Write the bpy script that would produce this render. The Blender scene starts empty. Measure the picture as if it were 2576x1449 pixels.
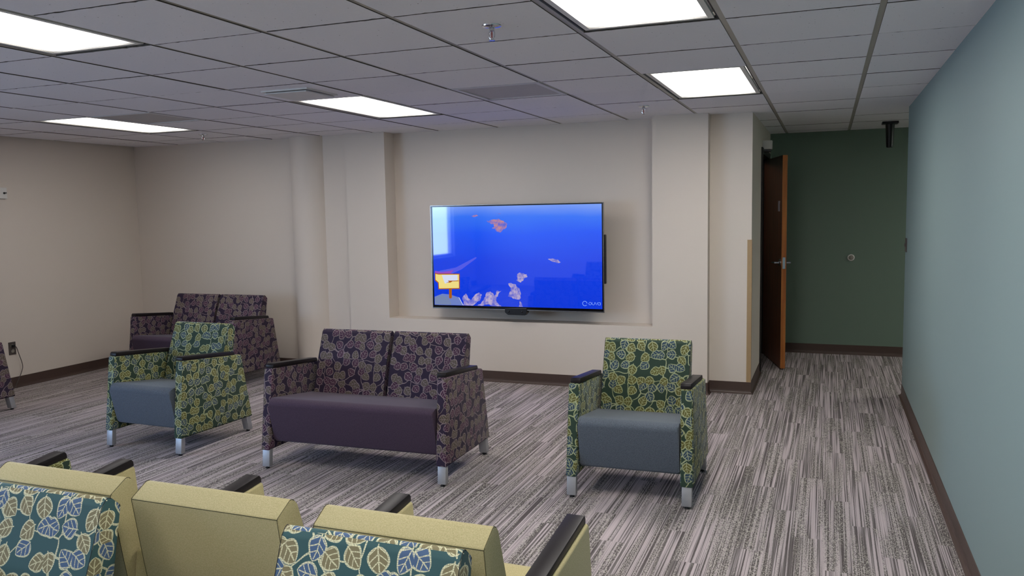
import bpy, bmesh, math, random
from mathutils import Vector, Matrix
random.seed(7)
S = bpy.context.scene
C = S.collection
PI = math.pi
CH = 2.3512            # ceiling height
GX, GY, T = 0.1873, 3.5733, 0.6096   # ceiling grid origin and pitch

# ------------------------------------------------------------------ objects
def uv_box(me, off=(0, 0)):
    uv = me.uv_layers.new(name='UVMap').data
    for p in me.polygons:
        n = p.normal; a = (abs(n.x), abs(n.y), abs(n.z)); k = a.index(max(a))
        for li in p.loop_indices:
            c = me.vertices[me.loops[li].vertex_index].co
            if k == 0: u, v = c.y + 3.1, c.z
            elif k == 1: u, v = c.x, c.z
            else: u, v = c.x, c.y + 7.3
            uv[li].uv = (u + off[0], v + off[1])

def link(name, me, parent=None, kind=None):
    o = bpy.data.objects.new(name, me); C.objects.link(o)
    if parent is not None: o.parent = parent
    if kind: o['kind'] = kind
    return o

def obj(name, bm, mat, parent=None, kind=None, smooth=None, off=(0, 0)):
    bmesh.ops.recalc_face_normals(bm, faces=bm.faces)
    me = bpy.data.meshes.new(name); bm.to_mesh(me); bm.free()
    for m in (mat if isinstance(mat, (list, tuple)) else [mat]): me.materials.append(m)
    uv_box(me, off)
    if smooth is not None:
        for p in me.polygons: p.use_smooth = True
        try: me.set_sharp_from_angle(angle=math.radians(smooth))
        except Exception: pass
    return link(name, me, parent, kind)

def thing(name, label, cat, loc=(0, 0, 0), rz=0, group=None):
    o = bpy.data.objects.new(name, None); C.objects.link(o)
    o.empty_display_size = 0.05
    o.location = loc; o.rotation_euler = (0, 0, rz)
    o['label'] = label; o['category'] = cat
    if group: o['group'] = group
    return o

def tag(o, label, cat, group=None):
    o['label'] = label; o['category'] = cat
    if group: o['group'] = group
    return o

def dup(root, loc, rz, label):
    r = root.copy(); C.objects.link(r); r.location = loc; r.rotation_euler = (0, 0, rz); r['label'] = label
    for ch in root.children:
        c = ch.copy(); C.objects.link(c); c.parent = r
        for g in ch.children:
            d = g.copy(); C.objects.link(d); d.parent = c
    return r

# ------------------------------------------------------------------ mesh makers
def add_box(bm, x0, x1, y0, y1, z0, z1, mi=0):
    vs = [bm.verts.new(p) for p in ((x0, y0, z0), (x1, y0, z0), (x1, y1, z0), (x0, y1, z0), (x0, y0, z1), (x1, y0, z1), (x1, y1, z1), (x0, y1, z1))]
    fs = []
    for f in ((0, 3, 2, 1), (4, 5, 6, 7), (0, 1, 5, 4), (1, 2, 6, 5), (2, 3, 7, 6), (3, 0, 4, 7)):
        fc = bm.faces.new([vs[i] for i in f]); fc.material_index = mi; fs.append(fc)
    return vs, fs

def bevel(bm, w, seg=2, edges=None):
    bmesh.ops.bevel(bm, geom=list(edges if edges is not None else bm.edges), offset=w, segments=seg, profile=0.5, affect='EDGES')

def box(x0, x1, y0, y1, z0, z1, bev=0, seg=2):
    bm = bmesh.new(); add_box(bm, x0, x1, y0, y1, z0, z1)
    if bev: bevel(bm, bev, seg)
    return bm

def add_prism(bm, pts, a0, a1, axis='x', top=None, mi=0):
    """polygon pts (2D) extruded along axis from a0 to a1. axis x: pts=(y,z); z: pts=(x,y); y: pts=(x,z)"""
    def mk(p, a):
        return {'x': (a, p[0], p[1]), 'z': (p[0], p[1], a), 'y': (p[0], a, p[1])}[axis]
    A = [bm.verts.new(mk(p, a0)) for p in pts]
    B = [bm.verts.new(mk(p, a1)) for p in (top or pts)]
    n = len(pts); fs = []
    fs.append(bm.faces.new(A)); fs.append(bm.faces.new(B[::-1]))
    for i in range(n):
        fs.append(bm.faces.new((A[i], B[i], B[(i + 1) % n], A[(i + 1) % n])))
    for f in fs: f.material_index = mi
    return A, B, fs

def add_lathe(bm, prof, center, axis='z', n=24):
    rings = []
    cx, cy, cz = center
    for r, h in prof:
        ring = []
        for i in range(n):
            a = 2 * PI * i / n; u, v = r * math.cos(a), r * math.sin(a)
            p = {'z': (cx + u, cy + v, cz + h), 'y': (cx + u, cy + h, cz + v), 'x': (cx + h, cy + u, cz + v)}[axis]
            ring.append(bm.verts.new(p))
        rings.append(ring)
    for k in range(len(rings) - 1):
        for i in range(n):
            bm.faces.new((rings[k][i], rings[k][(i + 1) % n], rings[k + 1][(i + 1) % n], rings[k + 1][i]))
    bm.faces.new(rings[0]); bm.faces.new(rings[-1][::-1])
    return bm

def add_tube(bm, pts, r, n=8, closed=False):
    pts = [Vector(p) for p in pts]; N = len(pts); rings = []
    for i, p in enumerate(pts):
        if closed: t = pts[(i + 1) % N] - pts[i - 1]
        else: t = pts[min(i + 1, N - 1)] - pts[max(i - 1, 0)]
        t.normalize()
        ref = Vector((0, 0, 1)) if abs(t.z) < 0.9 else Vector((1, 0, 0))
        a = t.cross(ref).normalized(); b = t.cross(a)
        rings.append([bm.verts.new(p + r * (a * math.cos(2 * PI * k / n) + b * math.sin(2 * PI * k / n))) for k in range(n)])
    for i in range(N if closed else N - 1):
        q = rings[(i + 1) % N]; p = rings[i]
        for k in range(n): bm.faces.new((p[k], p[(k + 1) % n], q[(k + 1) % n], q[k]))
    if not closed:
        bm.faces.new(rings[0][::-1]); bm.faces.new(rings[-1])
    return bm

def spline(ctrl, sub=8):
    out = []
    P = [Vector(c) for c in ctrl]; P = [P[0]] + P + [P[-1]]
    for i in range(1, len(P) - 2):
        for k in range(sub):
            t = k / sub; a, b, c, d = P[i - 1], P[i], P[i + 1], P[i + 2]
            out.append(0.5 * ((2 * b) + (c - a) * t + (2 * a - 5 * b + 4 * c - d) * t * t + (3 * b - a - 3 * c + d) * t ** 3))
    out.append(P[-2]); return out

def fillet(pts, radii, seg=5):
    out = []; n = len(pts)
    for i, (p, r) in enumerate(zip(pts, radii)):
        p = Vector(p)
        if r <= 0: out.append(tuple(p)); continue
        a = (Vector(pts[i - 1]) - p); b = (Vector(pts[(i + 1) % n]) - p)
        la, lb = a.length, b.length; a.normalize(); b.normalize()
        ang = a.angle(b); d = min(r / math.tan(ang / 2), la * .45, lb * .45)
        A = p + a * d; B = p + b * d
        for k in range(seg + 1):
            t = k / seg; q = (1 - t) ** 2 * A + 2 * t * (1 - t) * p + t * t * B
            out.append((q.x, q.y))
    return out

# ------------------------------------------------------------------ materials
class NT:
    def __init__(s, name):
        s.m = bpy.data.materials.new(name); s.m.use_nodes = True
        s.t = s.m.node_tree; s.t.nodes.clear()
        s.out = s.t.nodes.new('ShaderNodeOutputMaterial')
    def n(s, typ, **kw):
        nd = s.t.nodes.new(typ)
        for k, v in kw.items(): setattr(nd, k, v)
        return nd
    def l(s, a, b): s.t.links.new(a, b)
    def put(s, sock, v):
        if hasattr(v, 'is_output') or isinstance(v, bpy.types.NodeSocket): s.l(v, sock)
        else: sock.default_value = v
    def M(s, op, a, b=None, c=None, clamp=False):
        nd = s.n('ShaderNodeMath', operation=op); nd.use_clamp = clamp
        s.put(nd.inputs[0], a)
        if b is not None: s.put(nd.inputs[1], b)
        if c is not None: s.put(nd.inputs[2], c)
        return nd.outputs[0]
    def V(s, op, a, b=None):
        nd = s.n('ShaderNodeVectorMath', operation=op); s.put(nd.inputs[0], a)
        if b is not None: s.put(nd.inputs[1], b)
        return nd.outputs[0]
    def mix(s, f, a, b):
        nd = s.n('ShaderNodeMix', data_type='RGBA'); s.put(nd.inputs[0], f)
        s.put(nd.inputs[6], a); s.put(nd.inputs[7], b); return nd.outputs[2]
    def xyz(s, v):
        nd = s.n('ShaderNodeSeparateXYZ'); s.l(v, nd.inputs[0]); return nd.outputs
    def vec(s, x, y, z=0.0):
        nd = s.n('ShaderNodeCombineXYZ'); s.put(nd.inputs[0], x); s.put(nd.inputs[1], y); s.put(nd.inputs[2], z); return nd.outputs[0]
    def noise(s, v, scale, detail=2.0, rough=0.5):
        nd = s.n('ShaderNodeTexNoise'); s.l(v, nd.inputs['Vector'])
        nd.inputs['Scale'].default_value = scale; nd.inputs['Detail'].default_value = detail; nd.inputs['Roughness'].default_value = rough
        return nd.outputs[0]
    def step(s, v, lo, hi):   # smooth 0..1
        nd = s.n('ShaderNodeMapRange', interpolation_type='SMOOTHSTEP'); s.put(nd.inputs[0], v)
        s.put(nd.inputs[1], lo); s.put(nd.inputs[2], hi); return nd.outputs[0]
    def bsdf(s, col, rough=0.6, metal=0.0, spec=0.5, bump=None, bstr=0.2, bdist=0.002, sheen=0.0, coat=0.0):
        b = s.n('ShaderNodeBsdfPrincipled'); s.put(b.inputs['Base Color'], col); s.put(b.inputs['Roughness'], rough)
        b.inputs['Metallic'].default_value = metal; b.inputs['Specular IOR Level'].default_value = spec
        if sheen: b.inputs['Sheen Weight'].default_value = sheen; b.inputs['Sheen Roughness'].default_value = 0.4
        if coat: b.inputs['Coat Weight'].default_value = coat; b.inputs['Coat Roughness'].default_value = 0.05
        if bump is not None:
            bn = s.n('ShaderNodeBump'); s.l(bump, bn.inputs['Height']); bn.inputs['Strength'].default_value = bstr; bn.inputs['Distance'].default_value = bdist
            s.l(bn.outputs[0], b.inputs['Normal'])
        s.l(b.outputs[0], s.out.inputs[0]); s.b = b; return s.m

def srgb(h):
    h = h.lstrip('#'); v = [int(h[i:i + 2], 16) / 255 for i in (0, 2, 4)]
    return tuple(((c / 12.92) if c <= 0.04045 else ((c + 0.055) / 1.055) ** 2.4) for c in v) + (1,)

def plain(name, hexcol, rough=0.6, metal=0.0, var=0.06, scale=30, spec=0.5, bstr=0.0, coat=0.0):
    k = NT(name); tc = k.n('ShaderNodeTexCoord').outputs['Object']
    nz = k.noise(tc, scale, 3)
    c = srgb(hexcol); d = tuple(x * (1 - var) for x in c[:3]) + (1,); e = tuple(min(1, x * (1 + var)) for x in c[:3]) + (1,)
    return k.bsdf(k.mix(nz, d, e), rough, metal, spec, nz if bstr else None, bstr, 0.001, coat=coat)

def emit(name, hexcol, st):
    k = NT(name); e = k.n('ShaderNodeEmission'); e.inputs[0].default_value = srgb(hexcol); e.inputs[1].default_value = st
    k.l(e.outputs[0], k.out.inputs[0]); return k.m

def wall_paint(name, hexcol):
    k = NT(name); tc = k.n('ShaderNodeTexCoord').outputs['Object']
    fine = k.noise(tc, 260, 2); big = k.noise(tc, 1.3, 2)
    c = srgb(hexcol)
    col = k.mix(big, tuple(x * .985 for x in c[:3]) + (1,), tuple(min(1, x * 1.015) for x in c[:3]) + (1,))
    return k.bsdf(col, 0.62, 0, 0.3, fine, 0.12, 0.0006)

def solid_fabric(name, a, b, sheen=0.15):
    k = NT(name); uv = k.n('ShaderNodeTexCoord').outputs['UV']
    x, y, _ = k.xyz(uv)
    h = k.noise(k.vec(k.M('MULTIPLY', x, 1500), k.M('MULTIPLY', y, 500)), 1, 0)
    v = k.noise(k.vec(k.M('MULTIPLY', x, 500), k.M('MULTIPLY', y, 1500), 3.3), 1, 0)
    g = k.noise(k.vec(k.M('MULTIPLY', x, 260), k.M('MULTIPLY', y, 260), 9.1), 1, 1)
    f = k.M('ADD', k.M('ADD', k.M('MULTIPLY', h, .35), k.M('MULTIPLY', v, .35)), k.M('MULTIPLY', g, .3))
    f2 = k.step(f, .36, .64)
    return k.bsdf(k.mix(f2, srgb(a), srgb(b)), 0.85, 0, 0.2, f, 0.05, 0.0004, sheen=sheen)

def leaf_fabric(name, ground, leafA, leafB, line, lineB, cell=0.056):
    k = NT(name); uv = k.n('ShaderNodeTexCoord').outputs['UV']
    mp = k.n('ShaderNodeVectorMath', operation='SCALE'); k.l(uv, mp.inputs[0]); mp.inputs['Scale'].default_value = 1 / cell
    p = mp.outputs[0]
    # slightly wavy domain so that leaves and stems do not look ruled
    nz = k.n('ShaderNodeTexNoise'); k.l(p, nz.inputs['Vector']); nz.inputs['Scale'].default_value = 0.9; nz.inputs['Detail'].default_value = 1
    wob = k.n('ShaderNodeVectorMath', operation='MULTIPLY_ADD'); k.l(nz.outputs['Color'], wob.inputs[0]); wob.inputs[1].default_value = (.30, .30, 0); k.l(p, wob.inputs[2])
    P = wob.outputs[0]
    def layer(shift):
        q = k.V('ADD', P, (shift, shift * .7, 0))
        vo = k.n('ShaderNodeTexVoronoi', voronoi_dimensions='2D', feature='F1'); k.l(q, vo.inputs['Vector'])
        vo.inputs['Scale'].default_value = 1.0; vo.inputs['Randomness'].default_value = 0.62
        d = k.V('SUBTRACT', q, vo.outputs['Position'])
        r, g, b = k.xyz(vo.outputs['Color'])
        ang = k.M('ADD', k.M('MULTIPLY', r, 2.6), .3)          # mostly upright leaves, tips up or down
        ang = k.M('ADD', ang, k.M('MULTIPLY', k.M('GREATER_THAN', b, .72), 2.4))
        ro = k.n('ShaderNodeVectorRotate', rotation_type='Z_AXIS'); k.l(d, ro.inputs['Vector']); k.l(ang, ro.inputs['Angle'])
        u, v, _ = k.xyz(ro.outputs[0])
        av = k.M('ABSOLUTE', v)
        L = .46
        t = k.M('DIVIDE', u, L)
        one = k.M('MAXIMUM', k.M('SUBTRACT', 1, k.M('MULTIPLY', t, t)), 0.0)
        w = k.M('MULTIPLY', k.M('POWER', one, .62), k.M('SUBTRACT', .40, k.M('MULTIPLY', t, .10)))
        dist = k.M('SUBTRACT', av, w)                          # <0 inside
        inside = k.M('MULTIPLY', k.M('LESS_THAN', dist, 0), k.M('LESS_THAN', k.M('ABSOLUTE', t), 1))
        th = .046
        edge = k.M('MULTIPLY', k.M('SUBTRACT', 1, k.step(k.M('ABSOLUTE', dist), th * .7, th * 1.25)), k.M('LESS_THAN', k.M('ABSOLUTE', t), 1.06))
        mid = k.M('MULTIPLY', k.M('SUBTRACT', 1, k.step(av, .018, .034)), k.M('MULTIPLY', k.M('LESS_THAN', t, .86), k.M('GREATER_THAN', t, -1.22)))   # midrib and stem
        s = k.M('FRACT', k.M('ADD', k.M('MULTIPLY', k.M('SUBTRACT', u, k.M('MULTIPLY', av, .75)), 3.9), .35))
        vein = k.M('MULTIPLY', k.M('LESS_THAN', k.M('ABSOLUTE', k.M('SUBTRACT', s, .5)), .10), inside)
        vein = k.M('MULTIPLY', vein, k.M('LESS_THAN', t, .62))
        lines = k.M('MAXIMUM', edge, k.M('MAXIMUM', mid, vein))
        return inside, lines, g, q
    in1, ln1, g1, q1 = layer(0.0)
    # vines: warped branching lines of even width
    wb = k.n('ShaderNodeTexNoise'); k.l(p, wb.inputs['Vector']); wb.inputs['Scale'].default_value = .55; wb.inputs['Detail'].default_value = 1
    wq = k.n('ShaderNodeVectorMath', operation='MULTIPLY_ADD'); k.l(wb.outputs['Color'], wq.inputs[0]); wq.inputs[1].default_value = (1.5, 1.5, 0); k.l(p, wq.inputs[2])
    ve = k.n('ShaderNodeTexVoronoi', voronoi_dimensions='2D', feature='DISTANCE_TO_EDGE'); k.l(wq.outputs[0], ve.inputs['Vector']); ve.inputs['Scale'].default_value = .52
    vine = k.M('MULTIPLY', k.M('SUBTRACT', 1, k.step(ve.outputs['Distance'], .018, .028)), k.M('SUBTRACT', 1, in1))
    lines = k.M('MAXIMUM', ln1, vine)
    # little beads in the woven outline
    bd = k.n('ShaderNodeTexVoronoi', voronoi_dimensions='2D', feature='F1'); k.l(p, bd.inputs['Vector']); bd.inputs['Scale'].default_value = 13; bd.inputs['Randomness'].default_value = .35
    bead = k.step(bd.outputs['Distance'], .55, .30)
    isB = k.M('GREATER_THAN', g1, .52)
    lf = k.mix(isB, srgb(leafA), srgb(leafB))
    col = k.mix(in1, srgb(ground), lf)
    lc = k.mix(k.noise(p, .5, 0), srgb(line), srgb(lineB))
    fac = k.M('MULTIPLY', lines, k.M('ADD', k.M('MULTIPLY', bead, .55), .45))
    col = k.mix(fac, col, lc)
    x, y, _ = k.xyz(uv)
    wv = k.noise(k.vec(k.M('MULTIPLY', x, 800), k.M('MULTIPLY', y, 800)), 1, 1)
    return k.bsdf(col, 0.75, 0, 0.3, wv, 0.25, 0.0006, sheen=0.1)

def carpet():
    k = NT('carpet'); tc = k.n('ShaderNodeTexCoord').outputs['Object']
    X0, Y, _ = k.xyz(tc)
    jit = k.noise(k.vec(k.M('MULTIPLY', X0, 60), k.M('MULTIPLY', Y, 45)), 1, 1)
    X = k.M('ADD', X0, k.M('MULTIPLY', k.M('SUBTRACT', jit, .5), .0022))
    PW = .125
    i = k.M('FLOOR', k.M('DIVIDE', X0, PW))
    yo = k.M('ADD', k.M('DIVIDE', Y, .92), k.M('FRACT', k.M('MULTIPLY', i, .377)))
    j = k.M('FLOOR', yo)
    w2 = k.n('ShaderNodeTexWhiteNoise', noise_dimensions='2D'); k.l(k.vec(i, j), w2.inputs['Vector'])
    r = k.M('MULTIPLY', w2.outputs['Value'], 60)
    hfine = k.noise(k.vec(k.M('MULTIPLY', X, 165), k.M('MULTIPLY', Y, .9), r), 1, 1, .5)
    med = k.noise(k.vec(k.M('MULTIPLY', X, 42), k.M('MULTIPLY', Y, 1.3), k.M('ADD', r, 7)), 1, 1)
    zone = k.noise(k.vec(k.M('MULTIPLY', X, 24), k.M('MULTIPLY', Y, 1.5), k.M('ADD', r, 19)), 1, 1)
    v = k.M('ADD', k.M('ADD', k.M('MULTIPLY', hfine, .74), k.M('MULTIPLY', med, .20)), k.M('MULTIPLY', zone, .16))
    fl = k.noise(k.vec(k.M('MULTIPLY', X, 190), k.M('MULTIPLY', Y, 105), r), 1, 1)
    lum = k.n('ShaderNodeValToRGB'); k.l(v, lum.inputs[0])
    cr = lum.color_ramp; cr.elements[0].position = .44; cr.elements[0].color = srgb('#575150'); cr.elements[1].position = .70; cr.elements[1].color = srgb('#c9bdbf')
    for pos, c in ((.50, '#706a69'), (.545, '#8b8483'), (.565, '#b2a7a9'), (.61, '#baaeb0')):
        e = cr.elements.new(pos); e.color = srgb(c)
    dark = k.M('SUBTRACT', 1, k.step(zone, .44, .56))
    fm = k.M('MULTIPLY', k.step(fl, .53, .58), k.M('MULTIPLY', dark, .8))
    col = k.mix(fm, lum.outputs[0], srgb('#bbb6ab'))
    fm2 = k.M('MULTIPLY', k.step(fl, .47, .42), k.M('MULTIPLY', dark, .7))
    col = k.mix(fm2, col, srgb('#504d49'))
    fib = k.noise(tc, 420, 1)
    col = k.mix(k.M('MULTIPLY', fib, .25), col, srgb('#6e6868'))
    return k.bsdf(col, 0.95, 0, 0.1, fib, 0.4, 0.003)

def ceiling_tile():
    k = NT('ceiling_tile'); tc = k.n('ShaderNodeTexCoord').outputs['Object']
    vo = k.n('ShaderNodeTexVoronoi', feature='F1'); k.l(tc, vo.inputs['Vector']); vo.inputs['Scale'].default_value = 34
    pit = k.M('LESS_THAN', vo.outputs['Distance'], k.M('MULTIPLY', k.xyz(vo.outputs['Color'])[0], .10))
    nz = k.noise(tc, 90, 3)
    X, Y, _ = k.xyz(tc)
    w = k.n('ShaderNodeTexWhiteNoise', noise_dimensions='2D')
    k.l(k.vec(k.M('FLOOR', k.M('DIVIDE', k.M('SUBTRACT', X, GX), T)), k.M('FLOOR', k.M('DIVIDE', k.M('SUBTRACT', Y, GY), T))), w.inputs['Vector'])
    base = k.mix(k.M('ADD', k.M('MULTIPLY', nz, .4), k.M('MULTIPLY', w.outputs['Value'], .4)), srgb('#e3e1e6'), srgb('#efedf0'))
    col = k.mix(k.M('MULTIPLY', pit, .8), base, srgb('#4b4949'))
    return k.bsdf(col, 0.9, 0, 0.15, nz, 0.25, 0.002)

def wood_door(name, a, b):
    k = NT(name); tc = k.n('ShaderNodeTexCoord').outputs['Object']
    x, y, z = k.xyz(tc)
    g = k.noise(k.vec(k.M('MULTIPLY', x, 26), k.M('MULTIPLY', y, 26), k.M('MULTIPLY', z, 1.6)), 1, 4, .6)
    return k.bsdf(k.mix(k.step(g, .3, .7), srgb(a), srgb(b)), 0.38, 0, 0.5, g, 0.05, 0.001)

def lens_mat(st=1.0):
    k = NT('prismatic_lens'); tc = k.n('ShaderNodeTexCoord').outputs['Object']
    x, y, _ = k.xyz(tc)
    ax = k.M('ABSOLUTE', x)
    tube = k.M('POWER', 2.718, k.M('MULTIPLY', k.M('POWER', k.M('DIVIDE', k.M('SUBTRACT', ax, .12), .055), 2), -1))
    ey = k.step(k.M('ABSOLUTE', y), .580, .47); ex = k.step(ax, .272, .17)
    f = k.M('MULTIPLY', k.M('ADD', k.M('MULTIPLY', tube, .5), .75), k.M('ADD', k.M('MULTIPLY', k.M('MULTIPLY', ex, ey), .955), .045))
    pr = k.M('ADD', k.M('MULTIPLY', k.M('MULTIPLY', k.M('SINE', k.M('MULTIPLY', x, 620)), k.M('SINE', k.M('MULTIPLY', y, 620))), .12), 1)
    e = k.n('ShaderNodeEmission'); e.inputs[0].default_value = (1, .955, .91, 1)
    k.l(k.M('MULTIPLY', k.M('MULTIPLY', f, pr), LAMP * st), e.inputs[1]); k.l(e.outputs[0], k.out.inputs[0]); return k.m

def screen_mat():
    k = NT('screen_blue'); tc = k.n('ShaderNodeTexCoord').outputs['Object']
    x, _, z = k.xyz(tc)      # local z 0..0.94
    nz = k.noise(k.vec(k.M('MULTIPLY', x, 1.2), k.M('MULTIPLY', z, 2.5)), 1, 2)
    t = k.M('ADD', k.M('DIVIDE', z, .94), k.M('MULTIPLY', k.M('SUBTRACT', nz, .5), .18))
    cr = k.n('ShaderNodeValToRGB'); k.l(t, cr.inputs[0]); r = cr.color_ramp
    r.elements[0].position = 0; r.elements[0].color = srgb('#0a3be6'); r.elements[1].position = 1.0; r.elements[1].color = srgb('#7fa6ff')
    for pos, c in ((.45, '#0640f0'), (.72, '#0a55ff'), (.88, '#2f74ff')):
        e = r.elements.new(pos); e.color = srgb(c)
    b = k.n('ShaderNodeBsdfPrincipled'); b.inputs['Base Color'].default_value = (.004, .004, .006, 1); b.inputs['Roughness'].default_value = .03; b.inputs['IOR'].default_value = 1.75
    k.l(cr.outputs[0], b.inputs['Emission Color']); b.inputs['Emission Strength'].default_value = .80
    k.l(b.outputs[0], k.out.inputs[0]); return k.m

def glass_mat():
    k = NT('window_glass'); tr = k.n('ShaderNodeBsdfTransparent'); gl = k.n('ShaderNodeBsdfGlossy'); gl.inputs['Roughness'].default_value = .02
    mx = k.n('ShaderNodeMixShader'); mx.inputs[0].default_value = .07
    k.l(tr.outputs[0], mx.inputs[1]); k.l(gl.outputs[0], mx.inputs[2]); k.l(mx.outputs[0], k.out.inputs[0]); return k.m

LAMP = 14.5
SKY = 13.5
M = dict(
    cream=wall_paint('cream_paint', '#d5cbc0'), teal=wall_paint('teal_paint', '#819391'), green=wall_paint('green_paint', '#6f8275'),
    dark_room=wall_paint('unlit_room_paint', '#34312e'),  # dark wall colour stands for the darkness of the room behind the door
    carpet=carpet(), tile=ceiling_tile(), tile_edge=plain('shaded_tile_edge', '#5b564e', .95, 0, .2, 80), tee=plain('ceiling_tee', '#aaa69d', .5, 0, .04),  # tile edge colour darkened to paint the shade in the joints
    vinyl=plain('brown_vinyl_base', '#4a3a33', .45, 0, .08), guard=plain('tan_corner_guard', '#a68b66', .5),
    purple=leaf_fabric('purple_leaf_fabric', '#281c31', '#554d42', '#42223a', '#94828c', '#84766a', .060),
    leaf=leaf_fabric('green_leaf_fabric', '#2b3e31', '#62602f', '#314656', '#bcc19c', '#aab37e', .060),
    leaf_daylit=leaf_fabric('green_leaf_fabric_daylit', '#3a5b5e', '#857d5e', '#4d6688', '#e6e5c4', '#dcdab0', .060),  # same green print, paler and bluer with window daylight painted in
    plum=solid_fabric('plum_fabric', '#342838', '#504150'), slate=solid_fabric('slate_fabric', '#3f464e', '#69717b'),
    lime=solid_fabric('lime_fabric', '#a79e72', '#c2b88f'), seam=plain('dark_seam_thread', '#4d4a2c', .8),
    seam_dark=plain('black_seam_thread', '#1b1a1d', .8),
    cap=plain('black_arm_plastic', '#1d191a', .40, 0, .15, 200, .22, .05), alu=plain('brushed_aluminium', '#b4b6b9', .5, .7, .05, 60),
    glide=plain('black_glide', '#121212', .5), white=plain('white_plastic', '#d9d7d2', .45, 0, .02), black=plain('black_plastic', '#0e0e10', .35),
    chrome=plain('polished_chrome', '#d0d2d6', .12, 1, .02), red=plain('red_glass_bulb', '#7d1416', .2), bezel=plain('black_gloss_bezel', '#0b0b0d', .15),
    silver=plain('silver_trim', '#9a9a9a', .25, .9, .03), housing=plain('black_light_housing', '#0c0c0e', .6), lframe=plain('white_light_frame', '#d8d5ce', .5, 0, .02),
    vent=plain('grey_perforated_vent', '#b3afac', .7, 0, .14, 140), ventframe=plain('pale_vent_frame', '#cfcdcc', .6, 0, .03),
    face=wood_door('walnut_door_face', '#50301f', '#7a4a33'), edge=wood_door('oak_door_edge', '#a05a26', '#c07a3a'), jamb=plain('dark_bronze_jamb', '#1d1714', .5),
    brownplate=plain('brown_wall_plate', '#4e4641', .5), screen=screen_mat(), glass=glass_mat(),
    winframe=plain('white_window_frame', '#dad8d3', .4, 0, .02), rubber=plain('grey_rubber', '#8b857b', .6), placard=plain('grey_placard', '#a9a3ad', .5),
    grass=plain('pale_pavement', '#9a8f7b', .9, 0, .1, 3),
)

# ------------------------------------------------------------------ the setting
XL, XR, YB, YE = -7.15, 0.59, 7.05, 9.31     # left wall, right wall, back wall, hall end
YR = -2.6                                    # rear wall, behind the camera
HX = 3.6                                     # hall runs on to the right
o = obj('floor', box(XL - .15, HX + .1, YR - .1, YE + .1, -.08, 0), M['carpet'], kind='structure')

# ceiling: lay-in tiles in one mesh, tees as its child
lights = {(1, -2): 1, (1, 2): 1, (5, 2): 1, (9, 2): 1, (5, -3): 1, (1, -6): 1, (5, -8): 1, (-5, 7): 1, (2, 7): 1}
vents = {(3, 2): 1, (8, 2): 1}
skip = set()
for (m, j) in lights: skip |= {(m, j), (m, j + 1)}
skip |= set(vents)
bm = bmesh.new()
for m in range(-6, 13):
    for j in range(-11, 10):
        if (m, j) in skip: continue
        x1 = GX - m * T; x0 = x1 - T; y0 = GY + j * T; y1 = y0 + T
        cx0, cx1, cy0, cy1 = max(x0 + .013, XL), min(x1 - .013, HX), max(y0 + .0055, YR), min(y1 - .0055, YE)
        if cx1 - cx0 < .02 or cy1 - cy0 < .02: continue
        dz = random.uniform(-.0012, .0012)
        n = 28; rag = lambda: max(-.001, random.gauss(0, .0014) + (.004 if random.random() < .08 else 0))
        lo = [(cx0 + (cx1 - cx0) * q / n, cy0 + (rag() if 0 < q < n else 0)) for q in range(n + 1)]
        hi = [(cx1 - (cx1 - cx0) * q / n, cy1 - (rag() if 0 < q < n else 0)) for q in range(n + 1)]
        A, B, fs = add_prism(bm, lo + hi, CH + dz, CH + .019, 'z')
        for fc in fs[2:]: fc.material_index = 1  # dark side faces draw the shadow lines between tiles
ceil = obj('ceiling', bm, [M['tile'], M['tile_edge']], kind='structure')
bm = bmesh.new()
for m in range(-6, 14):
    x = GX - m * T
    if XL - .01 < x < HX: add_box(bm, x - .0125, x + .0125, YR, YE, CH + .004, CH + .03)
for j in range(-11, 11):
    y = GY + j * T
    if not (YR < y < YE): continue
    add_box(bm, XL, HX, y - .0125, y + .0125, CH + .016, CH + .03)
obj('ceiling_tees', bm, M['tee'], ceil)
obj('ceiling_slab', box(XL - .15, HX + .1, YR - .1, YE + .1, CH + .20, CH + .28), M['housing'], ceil)

# walls
def wall_with_hole(name, x0, x1, ya, yb, hy0, hy1, hz0, hz1, mat, zt=CH + .2):
    bm = bmesh.new()
    add_box(bm, x0, x1, ya, hy0, 0, zt); add_box(bm, x0, x1, hy1, yb, 0, zt)
    if hz0 > 0: add_box(bm, x0, x1, hy0, hy1, 0, hz0)
    add_box(bm, x0, x1, hy0, hy1, hz1, zt)
    return obj(name, bm, mat, kind='structure')
WY0, WY1, WZ0, WZ1 = -1.5, 2.2, .70, 2.14
wall_with_hole('wall_left', XL - .15, XL, YR, YB + .4, WY0, WY1, WZ0, WZ1, M['cream'])
ZT = CH + .2
# back wall: plan outline with half-round column, pier, television niche, pier, corner column
plan = [(XL, YB)]
ccx, ccy, cr = -4.885, 7.13, .225
a0 = math.asin((ccy - YB) / cr)
for i in range(15):
    a = PI + a0 + (PI - a0 - .42) * i / 14
    plan.append((ccx + cr * math.cos(a), ccy + cr * math.sin(a)))
plan += [(-4.69, 7.12), (-4.69, 7.02), (-4.405, 7.02), (-4.405, 6.97), (-3.968, 6.97), (-3.968, 7.16), (-1.397, 7.16), (-1.397, 6.97), (-.932, 6.97), (-.932, 7.09),
         (XR - 1.18, 7.09), (XR - 1.18, 7.30), (XL, 7.30)]
bm = bmesh.new(); add_prism(bm, plan, 0, ZT, 'z')
add_box(bm, -3.969, -1.396, 6.97, 7.17, 0, .565)
obj('wall_back', bm, M['cream'], kind='structure', smooth=30)
DY0, DY1, DZ = 8.09, 9.15, 2.085
DX = -.59
wall_with_hole('wall_hall_side', DX - .12, DX, 7.29, YE, DY0, DY1, 0, DZ, M['cream'])
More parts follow.
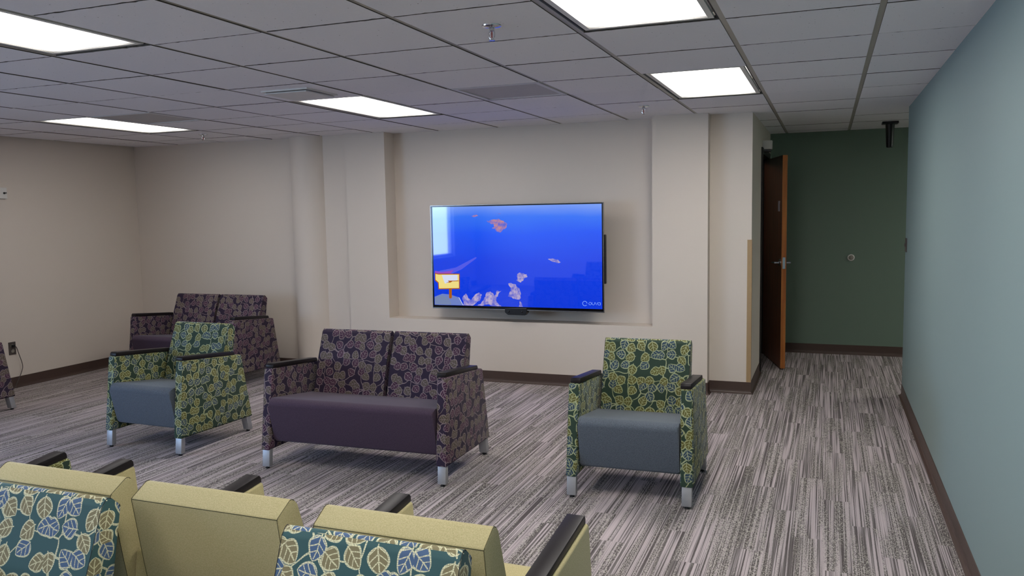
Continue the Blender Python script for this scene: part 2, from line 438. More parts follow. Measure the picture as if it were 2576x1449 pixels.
bm = bmesh.new(); add_box(bm, -2.6, DX - .12, 7.30, 7.36, 0, ZT); add_box(bm, -2.6, -2.5, 7.36, YE, 0, ZT)
obj('wall_dark_room', bm, M['dark_room'], kind='structure')
obj('wall_hall_end', box(-2.6, HX + .1, YE, YE + .1, 0, ZT), M['green'], kind='structure')
obj('wall_hall_right', box(HX, HX + .1, 7.2, YE, 0, ZT), M['green'], kind='structure')
bm = bmesh.new(); add_box(bm, XR, XR + .12, YR, 7.37, 0, ZT); add_box(bm, XR + .12, HX + .1, 7.25, 7.37, 0, ZT)
obj('wall_right', bm, M['teal'], kind='structure')
obj('wall_rear', box(XL - .15, XR + .12, YR - .1, YR, 0, ZT), M['cream'], kind='structure')

# baseboards: vinyl cove profile (thickness outwards, height)
COVE = [(0, 0), (.022, 0), (.020, .004), (.010, .010), (.006, .018), (.004, .03), (.004, .099), (0, .101)]
def base(name, path):
    bm = bmesh.new()
    P = [Vector(p) for p in path]; N = len(P); rows = []
    for i, p in enumerate(P):
        ns = []
        for a, b in ((i - 1, i), (i, i + 1)):
            if a >= 0 and b < N:
                d = (P[b] - P[a]).normalized(); ns.append(Vector((d.y, -d.x)))
        n = sum(ns, Vector((0, 0)));
        if len(ns) == 2: n = n / max(.35, 1 + ns[0].dot(ns[1]))
        rows.append([bm.verts.new((p.x + n.x * t, p.y + n.y * t, z)) for t, z in COVE])
    for i in range(N - 1):
        for k in range(len(COVE)):
            k2 = (k + 1) % len(COVE)
            bm.faces.new((rows[i][k], rows[i + 1][k], rows[i + 1][k2], rows[i][k2]))
    bm.faces.new(rows[0]); bm.faces.new(rows[-1][::-1])
    return obj(name, bm, M['vinyl'], kind='structure')
base('baseboard_left', [(XL, YR), (XL, YB)])
col = [p for p in plan[1:16]]
base('baseboard_back', [(XL, YB)] + col[1:14] + [(-4.69, 7.02), (-4.405, 7.02), (-4.405, 6.97), (-.932, 6.97), (-.932, 7.09), (DX, 7.09), (DX, DY0 - .04)])
base('baseboard_hall', [(DX, YE), (HX, YE)])
base('baseboard_right', [(XR + .12, 7.37), (XR, 7.37), (XR, YR)])

# tan corner guard on the corner column
bm = bmesh.new(); add_box(bm, DX - .034, DX + .003, 7.087, 7.09, .101, 1.305); add_box(bm, DX, DX + .003, 7.09, 7.124, .101, 1.305)
tag(obj('corner_guard', bm, M['guard']), 'tan corner guard strip on the cream column beside the door', 'corner guard')

# window in the left wall (daylight), behind the camera's left shoulder
MUL = [WY0 + (WY1 - WY0) * i / 3 for i in range(1, 3)]
w = bpy.data.objects.new('window_1', None); C.objects.link(w); w['kind'] = 'structure'; w.location = (XL, 0, 0)
bm = bmesh.new()
for (a, b, c, d) in ((WY0, WY1, WZ0, WZ0 + .05), (WY0, WY1, WZ1 - .05, WZ1), (WY0, WY0 + .05, WZ0 + .05, WZ1 - .05), (WY1 - .05, WY1, WZ0 + .05, WZ1 - .05), *[(a - .025, a + .025, WZ0 + .05, WZ1 - .05) for a in MUL]):
    add_box(bm, -.10, -.05, a, b, c, d)
obj('window_frame', bm, M['winframe'], w)
obj('window_sill', box(-.05, .04, WY0 - .03, WY1 + .03, WZ0 - .03, WZ0, .006), M['winframe'], w)
for a, b in zip([WY0 + .05] + [q + .025 for q in MUL], [q - .025 for q in MUL] + [WY1 - .05]):
    obj('window_pane', box(-.077, -.073, a, b, WZ0 + .05, WZ1 - .05), M['glass'], w)

# door
d = bpy.data.objects.new('door_1', None); C.objects.link(d); d['kind'] = 'structure'; d.location = (DX, DY1, 0)
hx, hy = -.636, 9.115
ang = math.atan2(-.41 - hx, hy - 8.255)            # swing away from the wall
L = math.hypot(-.41 - hx, hy - 8.255)
bm = bmesh.new(); add_box(bm, 0, .045, -L, 0, .012, 2.06)
bm.faces.ensure_lookup_table()
for f in bm.faces:
    c = f.calc_center_median(); f.material_index = 1 if (c.y < -L + .01 or c.y > -.001) else 0
leaf = obj('door_leaf', bm, [M['face'], M['edge']], d); leaf.location = (hx - DX, hy - DY1, 0); leaf.rotation_euler = (0, 0, ang)
def lever(side):
    bm = bmesh.new(); x = 0 if side < 0 else .045; s = side
    add_lathe(bm, [(.034, 0), (.034, s * .006), (.026, s * .011), (.012, s * .012), (.011, s * .055), (.004, s * .058)], (x, -L + .065, 1.036), 'x', 20)
    add_tube(bm, [(x + s * .048, -L + .065, 1.036), (x + s * .053, -L + .09, 1.036), (x + s * .053, -L + .16, 1.034), (x + s * .05, -L + .178, 1.033)], .0095, 10)
    return obj('door_handle', bm, M['chrome'], leaf, smooth=40)
lever(-1); lever(1)
obj('latch_plate', box(.010, .035, -L - .0015, -L + .0005, .98, 1.09), M['chrome'], leaf)
obj('door_placard', box(-.003, .001, -L + .10, -L + .17, 1.53, 1.63), M['placard'], leaf)
bm = bmesh.new()
for (y0, y1, z0, z1) in ((DY0 - .045, DY0 + .02, 0, DZ + .045), (DY1 - .02, DY1 + .045, 0, DZ + .045), (DY0 + .02, DY1 - .02, DZ - .015, DZ + .045)):
    add_box(bm, -.125, .012, y0 - DY1, y1 - DY1, z0, z1)
obj('door_frame', bm, M['jamb'], d)

# ------------------------------------------------------------------ seating
def panel_bm(x0, x1, splay, pd):
    prof = fillet([(0, .118), (.058, .628), (pd - .075, .580), (pd, .112)], [.006, .015, .018, .006], 3)
    bm = bmesh.new()
    A, B, fs = add_prism(bm, prof, x0, x1, 'x')
    for v in bm.verts:
        t = (.63 - v.co.z) / .51
        v.co.x += splay * max(0, t) * (1 if abs(v.co.x - x0) > abs(v.co.x - x1) else .6)
    rim = [e for e in bm.edges if len({v in set(A) for v in e.verts}) == 1]
    bevel(bm, .010, 3, rim)
    return bm

def cap_bm(xc, pd):
    # sloping arm pad, chamfered at its front end
    y0, y1 = .064, pd - .140
    top = lambda y: .632 - (y - .058) * (.048 / (pd - .133))
    prof = [(y0, top(y0) - .004), (y0 + .002, top(y0) + .014), (y0 + .011, top(y0) + .024), (y1, top(y1) + .021), (y1 + .008, top(y1) + .010), (y1 + .010, top(y1) - .004)]
    bm = bmesh.new(); A, B, fs = add_prism(bm, prof, xc - .028, xc + .028, 'x')
    bevel(bm, .003, 2)
    return bm

def seat_bm(x0, x1):
    prof = fillet([(.045, .168), (-.012, .425), (.03, .449), (.54, .385), (.54, .17)], [.02, .03, .08, .01, .01], 5)
    bm = bmesh.new(); A, B, fs = add_prism(bm, prof, x0, x1, 'x')
    rim = [e for e in bm.edges if len({v in set(A) for v in e.verts}) == 1]
    bevel(bm, .012, 3, rim)
    return bm

def back_prof(bd, sd=0):
    raw = [(.445, .36), (.512, .60), (.578, .782), (.600, .806), (.640 + sd, .768), (.602 + sd, .56), (.575 + sd * .5, .36)]
    raw = [(y + bd * (.3 + .7 * min(1, (z - .36) / .44)), z) for y, z in raw]
    return raw, fillet(raw, [.02, .2, .022, .022, .008, .2, .02], 5)

def back_bm(x0, x1, bd, sd=0):
    raw, prof = back_prof(bd, sd)
    bm = bmesh.new(); A, B, fs = add_prism(bm, prof, x0, x1, 'x')
    rim = [e for e in bm.edges if len({v in set(A) for v in e.verts}) == 1]
    bevel(bm, .006, 2, rim)
    return bm

def seam_bm(x0, x1, bd, sd=0):
    raw, prof = back_prof(bd, sd)
    bm = bmesh.new()
    for x in (x0 + .0015, x1 - .0015):
        add_tube(bm, [(x, y, z) for y, z in prof], .0010, 6, closed=True)
    y, z = raw[4]
    add_tube(bm, [(x0 + .002, y - .001, z - .002), (x1 - .002, y - .001, z - .002)], .0012, 6)
    return bm

def leg_bm(x0, x1, front, pd):
    if front: prof = [(.010, .125), (.044, .125), (.036, .014), (.000, .014)]
    else: prof = [(pd - .058, .122), (pd - .014, .122), (pd + .006, .014), (pd - .036, .014)]
    bm = bmesh.new(); add_prism(bm, prof, x0, x1, 'x'); bevel(bm, .003, 2)
    return bm

def glide_bm(xc, front, pd):
    y = .018 if front else pd - .015
    return add_lathe(bmesh.new(), [(.013, 0), (.014, .004), (.010, .008), (.007, .016)], (xc, y, 0), 'z', 14)

def make_seating(name, label, cat, pat, solid, seam, loc, rz, seats=1, arms=None, backs=None, bd=.015, pd=.69, seat_spans=None, hw=.3375, sd=0):
    """front of the seat faces local -Y, origin on the floor at the front centre"""
    t = thing(name, label, cat, loc, rz)
    arms = arms or [-(hw - .0325), hw - .0325]
    k = 0
    for xa in arms:
        end = -1 if xa == min(arms) else (1 if xa == max(arms) else 0)
        p = obj('side_panel', panel_bm(xa - .0325, xa + .0325, .011 * end, pd), pat, t, smooth=35, off=(.37 * k + .1, .21 * k))
        k += 1
        obj('arm_cap', cap_bm(xa - .005 * end, pd), M['cap'], t, smooth=35)
        for fr in (True, False):
            sh = .008 * end
            lg = obj('leg', leg_bm(xa - .026 + sh, xa + .026 + sh, fr, pd), M['alu'], t, smooth=35)
            obj('glide', glide_bm(xa + sh, fr, pd), M['glide'], lg, smooth=35)
    for (x0, x1) in seat_spans:
        obj('seat', seat_bm(x0, x1), solid, t, smooth=40, off=(k * .3, 0)); k += 1
    for (x0, x1) in backs:
        b = obj('backrest', back_bm(x0, x1, bd, sd), pat, t, smooth=30, off=(k * .41, .13 * k)); k += 1
        obj('piping', seam_bm(x0, x1, bd, sd), seam, b, smooth=60)
    return t

def armchair(label, pat, solid, loc, rz, bhw=.257, bd=.015, pd=.69):
    return make_seating('armchair', label, 'armchair', pat, solid, M['seam_dark'], loc, rz, backs=[(-bhw, bhw)], seat_spans=[(-.2715, .2715)], bd=bd, pd=pd)

R = math.radians
armchair('green leaf-print armchair with slate seat standing alone below the television\'s right side', M['leaf'], M['slate'], (-.982, 4.215, 0), R(1.2))
armchair('green leaf-print armchair with slate seat in front of the far purple loveseat', M['leaf'], M['slate'], (-4.305, 4.17, 0), R(-2.0))
love = dict(hw=.625, backs=[(-.533, -.012), (.012, .533)], seat_spans=[(-.559, .559)])
ls = make_seating('loveseat', 'purple leaf-print two-seat loveseat with plum seat, in the middle under the television', 'loveseat', M['purple'], M['plum'], M['seam_dark'], (-2.655, 4.13, 0), R(1.5), **love)
dup(ls, (-5.675, 5.985, 0), R(0), 'purple leaf-print two-seat loveseat by the far left corner, behind a green armchair')
armchair('purple leaf-print armchair cut off by the left edge, beside the wall outlet', M['purple'], M['plum'], (-6.665, 4.12, 0), R(0))
# lime three-seat row with shared arms, facing the television
arms = [-.905, -.302, .302, .905]
make_seating('three_seat_bench', 'lime green three-seat row with shared black-capped arms, its back towards the viewer', 'seating row', M['lime'], M['lime'], M['seam'], (-1.599, 2.403, 0), PI - R(.5),
             arms=arms, backs=[(-.850, -.362), (-.250, .262), (.340, .848)], seat_spans=[(-.869, -.338), (-.266, .266), (.338, .869)], bd=-.014, pd=.655, sd=.026)
armchair('green leaf-print armchair left of the lime row, only its arm tip showing', M['leaf'], M['slate'], (-3.142, 2.408, 0), PI, bd=-.015, pd=.655)
armchair('near leaf-print armchair at the bottom centre, back to back with the lime row', M['leaf_daylit'], M['slate'], (-1.012, 1.043, 0), R(0), bhw=.245, pd=.675)
armchair('near leaf-print armchair in the bottom left corner, back to back with the lime row', M['leaf_daylit'], M['slate'], (-2.100, 1.050, 0), R(0), bhw=.245, pd=.675)

# ------------------------------------------------------------------ television
tx, tz = -2.631, .692
TW, TH = 1.648, .945
tv = thing('television', 'large wall-mounted television showing a deep blue sky in the niche', 'television', (tx, 6.90, tz))
hw_ = TW / 2
obj('tv_body', box(-hw_ + .02, hw_ - .02, .012, .055, .02, TH - .02, .008), M['black'], tv)
bm = bmesh.new()
for (x0, x1, z0, z1) in ((-hw_, hw_, 0, .022), (-hw_, hw_, TH - .010, TH), (-hw_, -hw_ + .012, .022, TH - .010), (hw_ - .012, hw_, .022, TH - .010)):
    add_box(bm, x0, x1, -.002, .014, z0, z1)
obj('bezel', bm, M['bezel'], tv)
bm = bmesh.new()
for (x0, x1, z0, z1) in ((-hw_ - .004, hw_ + .004, -.010, 0), (-hw_ - .004, hw_ + .004, TH, TH + .004), (-hw_ - .004, -hw_, 0, TH), (hw_, hw_ + .004, 0, TH)):
    add_box(bm, x0, x1, -.004, .016, z0, z1)
obj('metal_trim', bm, M['silver'], tv)
scr = obj('screen', box(-hw_ + .012, hw_ - .012, .002, .012, .022, TH - .010), M['screen'], tv)
# the picture on the screen: thin luminous shapes lying on the glass
def cloud_emit(name, a, b, sc):
    k = NT(name); tc = k.n('ShaderNodeTexCoord').outputs['Object']; nz = k.noise(tc, sc, 4, .65)
    e = k.n('ShaderNodeEmission'); k.l(k.mix(k.step(nz, .35, .66), srgb(a), srgb(b)), e.inputs[0]); e.inputs[1].default_value = .72
    k.l(e.outputs[0], k.out.inputs[0]); return k.m
pic = [cloud_emit('picture_cloud', '#6f74e6', '#d3c2e6', 22), cloud_emit('picture_cloud_pink', '#6a76ea', '#d89aa2', 18), emit('picture_hill', '#7d93dc', .7), emit('picture_sign', '#f0dc86', .9), emit('picture_sign_edge', '#b5631c', .8),
       emit('picture_white', '#d5def5', .9), emit('picture_ray', '#5b62f2', .8), emit('picture_logo', '#8db4ff', .9), emit('picture_glow', '#a45ad8', .7), emit('picture_dome', '#8fa3d2', .6)]
def ragged(pts, amp, it=4):
    for _ in range(it):
        out = []
        for i, p in enumerate(pts):
            q = pts[(i + 1) % len(pts)]; out.append(p)
            dx, dz = q[0] - p[0], q[1] - p[1]; k = random.uniform(-amp, amp)
            out.append(((p[0] + q[0]) / 2 - dz * k, (p[1] + q[1]) / 2 + dx * k))
        pts = out; amp *= .8
    return pts
zl = [0.0]
PN = ['picture_cloud', 'picture_cloud', 'picture_hill', 'picture_signboard', 'picture_sign_frame', 'picture_highlight', 'picture_light_ray', 'logo_ring', 'picture_glow', 'picture_dome']
def flat(pts, mi, name=None):
    bm = bmesh.new(); zl[0] += .00004
    pts = [(x - tx, z - tz) for x, z in pts]
    pts = [(max(-hw_ + .014, min(hw_ - .014, x)), max(.024, min(TH - .012, z))) for x, z in pts]
    vs = [bm.verts.new((x, .0019 - zl[0], z)) for x, z in pts]
    es = [bm.edges.new((vs[i], vs[(i + 1) % len(vs)])) for i in range(len(vs))]
    bmesh.ops.triangle_fill(bm, edges=es, use_beauty=True)
    return obj(name or PN[mi], bm, pic[mi], scr)
flat(ragged([(-2.901, 1.496), (-2.812, 1.504), (-2.747, 1.494), (-2.693, 1.459), (-2.73, 1.417), (-2.791, 1.393), (-2.846, 1.422), (-2.822, 1.461), (-2.869, 1.479)], .3), 1)
flat(ragged([(-3.057, 1.54), (-3.019, 1.55), (-2.972, 1.539), (-3.01, 1.531)], .2), 1)
flat(ragged([(-2.801, 1.563), (-2.75, 1.562), (-2.773, 1.551)], .2), 1)
flat(ragged([(-2.314, 1.148), (-2.256, 1.15), (-2.194, 1.12), (-2.23, 1.114), (-2.287, 1.134)], .15), 0)
flat(ragged([(-2.627, .949), (-2.608, 1.014), (-2.543, 1.019), (-2.509, .989), (-2.544, .963), (-2.572, .937)], .32), 0)
flat(ragged([(-2.704, .808), (-2.685, .843), (-2.697, .926), (-2.646, .922), (-2.605, .893), (-2.578, .845), (-2.589, .78), (-2.649, .787)], .28), 0)
flat([(-3.43, 1.01), (-3.38, 1.035), (-3.215, 1.066), (-3.009, 1.165), (-3.0, 1.156), (-3.157, 1.049), (-3.276, 1.0)], 6)
flat([(-3.43, .99), (-3.43, 1.035), (-3.36, 1.022), (-3.27, 1.035), (-3.235, 1.045), (-3.28, 1.0)], 8)
flat([(-3.44, .79), (-3.36, .82), (-3.281, .814), (-3.193, .789), (-3.151, .71), (-3.44, .71)], 2)
flat([(-3.44, .778), (-3.40, .797), (-3.36, .803), (-3.31, .786), (-3.28, .755), (-3.266, .71), (-3.44, .71)], 9)
flat([(-3.193, .789), (-3.187, .789), (-3.145, .71), (-3.151, .71)], 5)
flat(ragged([(-3.154, .79), (-3.119, .826), (-3.096, .782), (-3.067, .765), (-2.988, .838), (-2.958, .821), (-2.97, .776), (-3.029, .73), (-3.146, .712)], .22), 0)
flat(ragged([(-3.01, .712), (-2.942, .768), (-2.912, .839), (-2.873, .849), (-2.836, .814), (-2.807, .859), (-2.764, .859), (-2.798, .806), (-2.818, .77), (-2.762, .712)], .2), 0)
flat(ragged([(-2.599, .712), (-2.593, .775), (-2.566, .75), (-2.557, .712)], .2), 0)
flat([(-3.289, .868), (-3.26, .868), (-3.262, .783), (-3.275, .776), (-3.29, .78)], 4, 'picture_sign_post')
flat([(-3.432, 1.015), (-3.40, 1.008), (-3.175, 1.010), (-3.178, .868), (-3.399, .860), (-3.402, .92), (-3.432, .943)], 4)
flat([(-3.425, 1.005), (-3.394, .999), (-3.184, 1.002), (-3.187, .876), (-3.391, .869), (-3.394, .925), (-3.425, .951)], 3)
flat([(-3.36, .995), (-3.20, .998), (-3.20, .95), (-3.27, .93), (-3.33, .915)], 5)
flat([(-3.30, .943), (-3.187, .946), (-3.187, .940), (-3.25, .938), (-3.275, .925), (-3.32, .925), (-3.285, .932)], 4)
rc = (-1.978, .760)
ring = []
for i in range(25):
    a = R(200 + 320 * i / 24 - 270 + 70); ring.append((rc[0] + .022 * math.cos(a), rc[1] + .022 * math.sin(a)))
for i in range(24, -1, -1):
    a = R(200 + 320 * i / 24 - 270 + 70); ring.append((rc[0] + .018 * math.cos(a), rc[1] + .018 * math.sin(a)))
flat(ring, 7)
# written logo on the screen: o u v a in thin strokes
bm = bmesh.new()
def stroke(pts): add_tube(bm, [(x - tx, .0012, z - tz) for x, z in pts], .0016, 6)
def arc(cx, cz, r, a0, a1, n=14): return [(cx + r * math.cos(R(a0 + (a1 - a0) * i / n)), cz + r * math.sin(R(a0 + (a1 - a0) * i / n))) for i in range(n + 1)]
stroke(arc(-1.930, .760, .0115, 0, 360))
stroke([(-1.912, .772)] + arc(-1.901, .760, .011, 180, 360) + [(-1.890, .772)])
stroke([(-1.884, .772), (-1.873, .749), (-1.862, .772)])
stroke(arc(-1.849, .760, .0115, 0, 360) + [(-1.8375, .772), (-1.8375, .7485)])
obj('logo', bm, pic[7], tv)
# camera unit under the screen and a slim module on the right edge
pr = [(-2.729, .700), (-2.517, .706), (-2.515, .665), (-2.535, .640), (-2.700, .640), (-2.729, .662)]
bm = bmesh.new(); add_prism(bm, [(x - tx, z - tz) for x, z in pr], -.012, .05, 'y'); bevel(bm, .005, 2)
cu = obj('camera_unit', bm, M['black'], tv)
for x in (-2.69, -2.56): obj('camera_lens', add_lathe(bmesh.new(), [(.008, .002), (.008, -.004), (.004, -.005)], (x - tx, -.012, .672 - tz), 'y', 12), M['bezel'], cu)
obj('side_module', box(hw_ - .03, hw_ + .014, .02, .06, .24, .67, .006), M['black'], tv)
obj('wall_mount', box(-.35, .35, .05, .262, .25, .70), M['black'], tv)

# ------------------------------------------------------------------ ceiling fixtures
LENS = {}
def make_light(m, j, label, st=1.0):
    if st not in LENS: LENS[st] = lens_mat(st)
    xc, yc = GX - (m + .5) * T, GY + (j + 1) * T
    t = thing('ceiling_light', label, 'ceiling light', (xc, yc, CH))
    HW, HL = T / 2 - .014, T - .006
    bm = bmesh.new()
    add_box(bm, -HW, HW, -HL, HL, .10, .12)
    for (a, b, c, d_) in ((-HW, -HW + .006, -HL, HL), (HW - .006, HW, -HL, HL), (-HW + .006, HW - .006, -HL, -HL + .006), (-HW + .006, HW - .006, HL - .006, HL)):
        add_box(bm, a, b, c, d_, .006, .10)
    obj('housing', bm, M['housing'], t)
    gx, gy, fw = HW - .016, HL - .014, .024
    bm = bmesh.new()
    for (a, b, c, d_) in ((-gx, -gx + fw, -gy, gy), (gx - fw, gx, -gy, gy), (-gx + fw, gx - fw, -gy, -gy + fw), (-gx + fw, gx - fw, gy - fw, gy)):
        add_box(bm, a, b, c, d_, .003, .014)
    obj('lens_frame', bm, M['lframe'], t)
    obj('lens', box(-gx + fw, gx - fw, -gy + fw, gy - fw, .008, .012), LENS[st], t)
    return t
make_light(1, -2, 'large ceiling light cut off by the top edge, nearest above the right armchair', 1.2)
make_light(1, 2, 'square-looking bright ceiling light to the right, in front of the corner column', 1.15)
make_light(5, 2, 'ceiling light in the centre, beside the small white air diffuser')
make_light(9, 2, 'far left ceiling light beside the dark return vent', .6)
make_light(5, -3, 'large near ceiling light cut off by the top left corner', .85)
make_light(1, -6, 'ceiling light over the viewer, out of the picture', 1.3)
make_light(5, -8, 'ceiling light behind the viewer, out of the picture')
make_light(-5, 7, 'unseen ceiling light added around the corner to brighten the hall', 1.9)  # added lamp out of view, lifts the dark hall walls
make_light(2, 7, 'unseen dim light added behind the wooden door to brighten its face', .10)  # added lamp, lights the door face from inside the dark room

def make_vent(m, j, label):
    xc, yc = GX - (m + .5) * T, GY + (j + .5) * T
    t = thing('return_vent', label, 'air vent', (xc, yc, CH))
    h = T / 2 - .012
    bm = bmesh.new()
    for (a, b, c, d_) in ((-h, -h + .03, -h, h), (h - .03, h, -h, h), (-h + .03, h - .03, -h, -h + .03), (-h + .03, h - .03, h - .03, h)):
        add_box(bm, a, b, c, d_, -.002, .016)
    obj('vent_frame', bm, M['ventframe'], t)
    g = h - .03
    bm = bmesh.new(); add_box(bm, -g, g, -g, g, .004, .012)
    obj('grille', bm, M['vent'], t)
make_vent(3, 2, 'grey perforated return vent in the ceiling left of the bright right-hand light')
make_vent(8, 2, 'dark grey return vent in the ceiling beside the far left light')
dx, dy = -3.150, 4.485
t = thing('air_diffuser', 'small white square air diffuser hanging from a ceiling tile by the centre light', 'air vent', (dx, dy, CH))
obj('plate', box(-.155, .155, -.155, .155, -.022, -.014, .002), M['ventframe'], t)
bm = bmesh.new()
for (a, b, c, d_) in ((-.17, -.15, -.17, .17), (.15, .17, -.17, .17), (-.15, .15, -.17, -.15), (-.15, .15, .15, .17)): add_box(bm, a, b, c, d_, -.010, 0)
obj('neck', bm, M['white'], t)
add = bmesh.new(); add_box(add, -.05, .05, -.05, .05, -.014, 0)
obj('hanger', add, M['ventframe'], t)

def sprinkler(x, y, label):
    t = thing('fire_sprinkler', label, 'sprinkler', (x, y, CH))
    obj('escutcheon', add_lathe(bmesh.new(), [(.042, 0), (.041, -.004), (.030, -.009), (.016, -.011), (.014, -.006)], (0, 0, 0), 'z', 28), M['chrome'], t, smooth=40)
    bm = add_lathe(bmesh.new(), [(.011, 0), (.011, -.022), (.008, -.024)], (0, 0, 0), 'z', 14)
    for s in (-1, 1): add_tube(bm, [(s * .009, 0, -.02), (s * .0125, 0, -.03), (s * .0125, 0, -.045), (s * .004, 0, -.058)], .0022, 8)
    obj('frame_arms', bm, M['chrome'], t, smooth=40)
    obj('bulb', add_lathe(bmesh.new(), [(.0015, -.024), (.003, -.03), (.003, -.046), (.0015, -.052)], (0, 0, 0), 'z', 10), M['red'], t, smooth=40)
    obj('deflector', add_lathe(bmesh.new(), [(.006, -.056), (.014, -.060), (.013, -.062), (.004, -.061)], (0, 0, 0), 'z', 16), M['chrome'], t, smooth=40)
sprinkler(-1.33, 3.27, 'nearest chrome fire sprinkler with red bulb and blue gleam, left of the big light')
sprinkler(-1.32, 6.27, 'chrome fire sprinkler in the ceiling above the niche, near the right pier')
sprinkler(-5.52, 6.29, 'chrome fire sprinkler in the ceiling beside the far left light, near the round column')

# black ceiling-hung sensor in the hall
t = thing('ceiling_mount', 'black tapered post hanging from the hall ceiling near the teal wall', 'ceiling mount', (.53, 8.60, CH))
obj('mounting_plate', box(-.07, .07, -.07, .07, -.022, 0, .004), M['black'], t)
obj('post', add_lathe(bmesh.new(), [(.041, -.02), (.036, -.10), (.030, -.235), (.024, -.240)], (0, 0, 0), 'z', 20), M['black'], t, smooth=40)

# ------------------------------------------------------------------ things on the walls
t = thing('wall_outlet', 'brown wall outlet with a black plug, low on the left wall', 'outlet', (XL, 5.442, .376))
obj('cover_plate', box(0, .006, -.036, .036, -.060, .060, .002), M['brownplate'], t)
bm = bmesh.new()
for z in (.024, -.024): add_lathe(bm, [(.017, .005), (.017, .009), (.015, .010)], (0, 0, z), 'x', 18)
obj('receptacle', bm, M['rubber'], t)
t = thing('power_cord', 'thin dark power cord hanging from the wall outlet to the carpet', 'cord', (XL, 5.442, 0))
obj('plug', box(.010, .034, -.014, .014, .387, .413, .004), M['black'], t)
obj('cord', add_tube(bmesh.new(), spline([(.034, .0, .40), (.045, .012, .385), (.032, .040, .322), (.03, .072, .209), (.03, .056, .141), (.034, .004, .056), (.05, -.045, .006), (.10, -.12, .005)]), .0032, 8), M['brownplate'], t, smooth=60)
t = thing('thermostat', 'white wall control box at the left edge of the photo', 'thermostat', (XL, 5.43, 1.828))
obj('case', box(-.004, .028, -.075, .060, -.052, .052, .006), M['white'], t)
bm = add_lathe(bmesh.new(), [(.010, .027), (.010, .032), (.007, .033)], (0, .028, 0), 'x', 14); add_lathe(bm, [(.006, .027), (.006, .031)], (0, .046, .002), 'x', 12)
obj('buttons', bm, M['black'], t)
t = thing('door_stop', 'round wall-mounted door bumper on the green hall wall', 'door stop', (.231, YE, 1.029))
obj('rim', add_lathe(bmesh.new(), [(.036, .004), (.035, -.010), (.029, -.016), (.024, -.012)], (0, 0, 0), 'y', 24), M['white'], t, smooth=40)
obj('bumper', add_lathe(bmesh.new(), [(.024, -.005), (.023, -.014), (.012, -.019), (.002, -.020)], (0, 0, 0), 'y', 20), M['rubber'], t, smooth=40)
t = thing('alarm_box', 'small white box mounted on the wall above the open wooden door', 'alarm', (DX, 8.23, 2.158))
obj('case', box(0, .085, -.03, .05, -.040, .042, .004), M['white'], t)
obj('bracket', box(0, .07, -.02, .09, -.062, -.040), M['black'], t)
t = thing('light_switch', 'dark switch plate at the end edge of the teal wall', 'switch', (XR, 7.28, 1.25))
obj('cover_plate', box(-.006, 0, -.06, .06, -.055, .055, .002), M['brownplate'], t)
obj('toggle', box(-.016, -.005, -.006, .006, -.012, .012, .002), M['brownplate'], t)

GROUPS = {'armchair': 'armchairs around the lounge', 'loveseat': 'purple two-seat loveseats', 'ceiling light': 'recessed ceiling lights', 'sprinkler': 'ceiling fire sprinklers'}
for o in C.objects:
    if o.parent is None and o.get('category') in GROUPS: o['group'] = GROUPS[o['category']]
    if o.name.startswith('return_vent'): o['group'] = 'return vents in the ceiling'

# pavement outside the window
obj('ground_outside', box(-40, XL - .16, -30, 30, -5.5, -5.0), M['grass'], kind='structure')

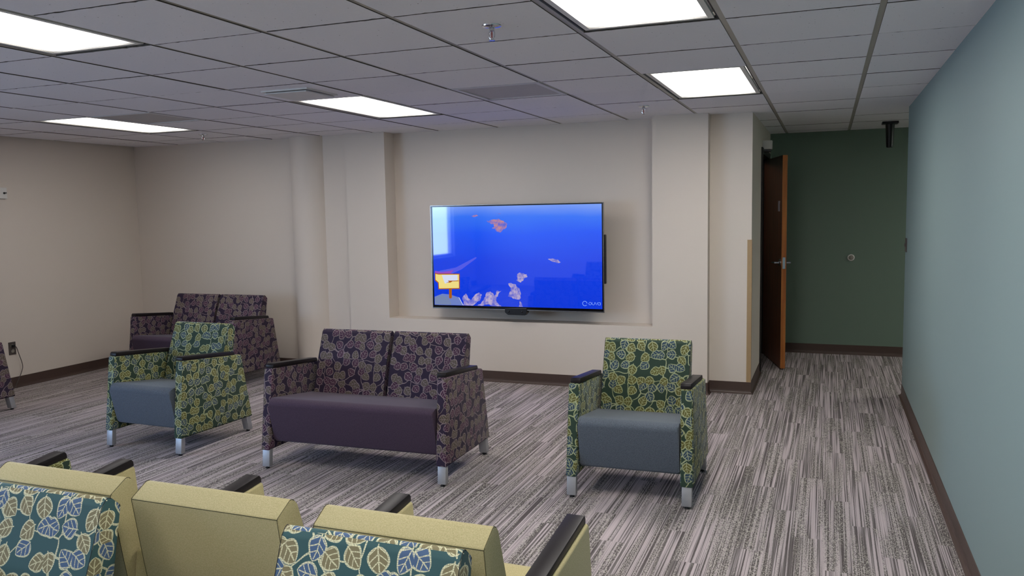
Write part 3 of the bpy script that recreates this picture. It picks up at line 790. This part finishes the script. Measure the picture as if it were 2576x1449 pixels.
# ------------------------------------------------------------------ light, camera, view
W = bpy.data.worlds.new('sky'); S.world = W; W.use_nodes = True
nt = W.node_tree; bg = nt.nodes['Background']
tc = nt.nodes.new('ShaderNodeTexCoord'); sx = nt.nodes.new('ShaderNodeSeparateXYZ'); nt.links.new(tc.outputs['Generated'], sx.inputs[0])
rp = nt.nodes.new('ShaderNodeValToRGB'); nt.links.new(sx.outputs[2], rp.inputs[0])
rp.color_ramp.elements[0].color = (.50, .70, 1, 1); rp.color_ramp.elements[0].position = .0
rp.color_ramp.elements[1].color = (.30, .52, 1, 1); rp.color_ramp.elements[1].position = .7
nt.links.new(rp.outputs[0], bg.inputs[0]); bg.inputs[1].default_value = SKY
pl = bpy.data.lights.new('window_daylight', 'AREA'); pl.shape = 'RECTANGLE'; pl.size = WY1 - WY0; pl.size_y = WZ1 - WZ0
pl.cycles.is_portal = True
po = bpy.data.objects.new('window_daylight', pl); C.objects.link(po)
po.location = (XL - .12, (WY0 + WY1) / 2, (WZ0 + WZ1) / 2)
po.matrix_world = Matrix.Translation(po.location) @ Matrix(((0, 0, -1), (1, 0, 0), (0, -1, 0))).to_4x4()

yaw, pitch, roll, H, F = .3678, -.0928, -.0180, 1.5734, 2065.42
cy, sy = math.cos(yaw), math.sin(yaw)
f = Vector((-sy, cy, 0)); r = Vector((cy, sy, 0)); u = Vector((0, 0, 1))
cp, sp = math.cos(pitch), math.sin(pitch); f2 = f * cp + u * sp; u2 = -f * sp + u * cp
c_, s_ = math.cos(roll), math.sin(roll); r3 = r * c_ + u2 * s_; u3 = -r * s_ + u2 * c_
cam = bpy.data.cameras.new('camera'); co = bpy.data.objects.new('camera', cam); C.objects.link(co)
cam.sensor_fit = 'HORIZONTAL'; cam.sensor_width = 36; cam.lens = F / 2576 * 36; cam.clip_start = .05
mw = Matrix((( r3.x, u3.x, -f2.x, 0), (r3.y, u3.y, -f2.y, 0), (r3.z, u3.z, -f2.z, H), (0, 0, 0, 1)))
co.matrix_world = mw
S.camera = co
vs = S.view_settings
vs.view_transform = 'Standard'; vs.look = 'None'; vs.gamma = 1.0; vs.exposure = 0.13
try: vs.use_curve_mapping = False
except Exception: pass
cyc = S.cycles
cyc.use_denoising = True
try: cyc.denoiser = 'OPENIMAGEDENOISE'; cyc.denoising_input_passes = 'RGB_ALBEDO_NORMAL'
except Exception: pass
cyc.max_bounces = 8; cyc.diffuse_bounces = 5; cyc.glossy_bounces = 3; cyc.transmission_bounces = 4; cyc.transparent_max_bounces = 6
cyc.caustics_reflective = False; cyc.caustics_refractive = False
cyc.sample_clamp_indirect = 6
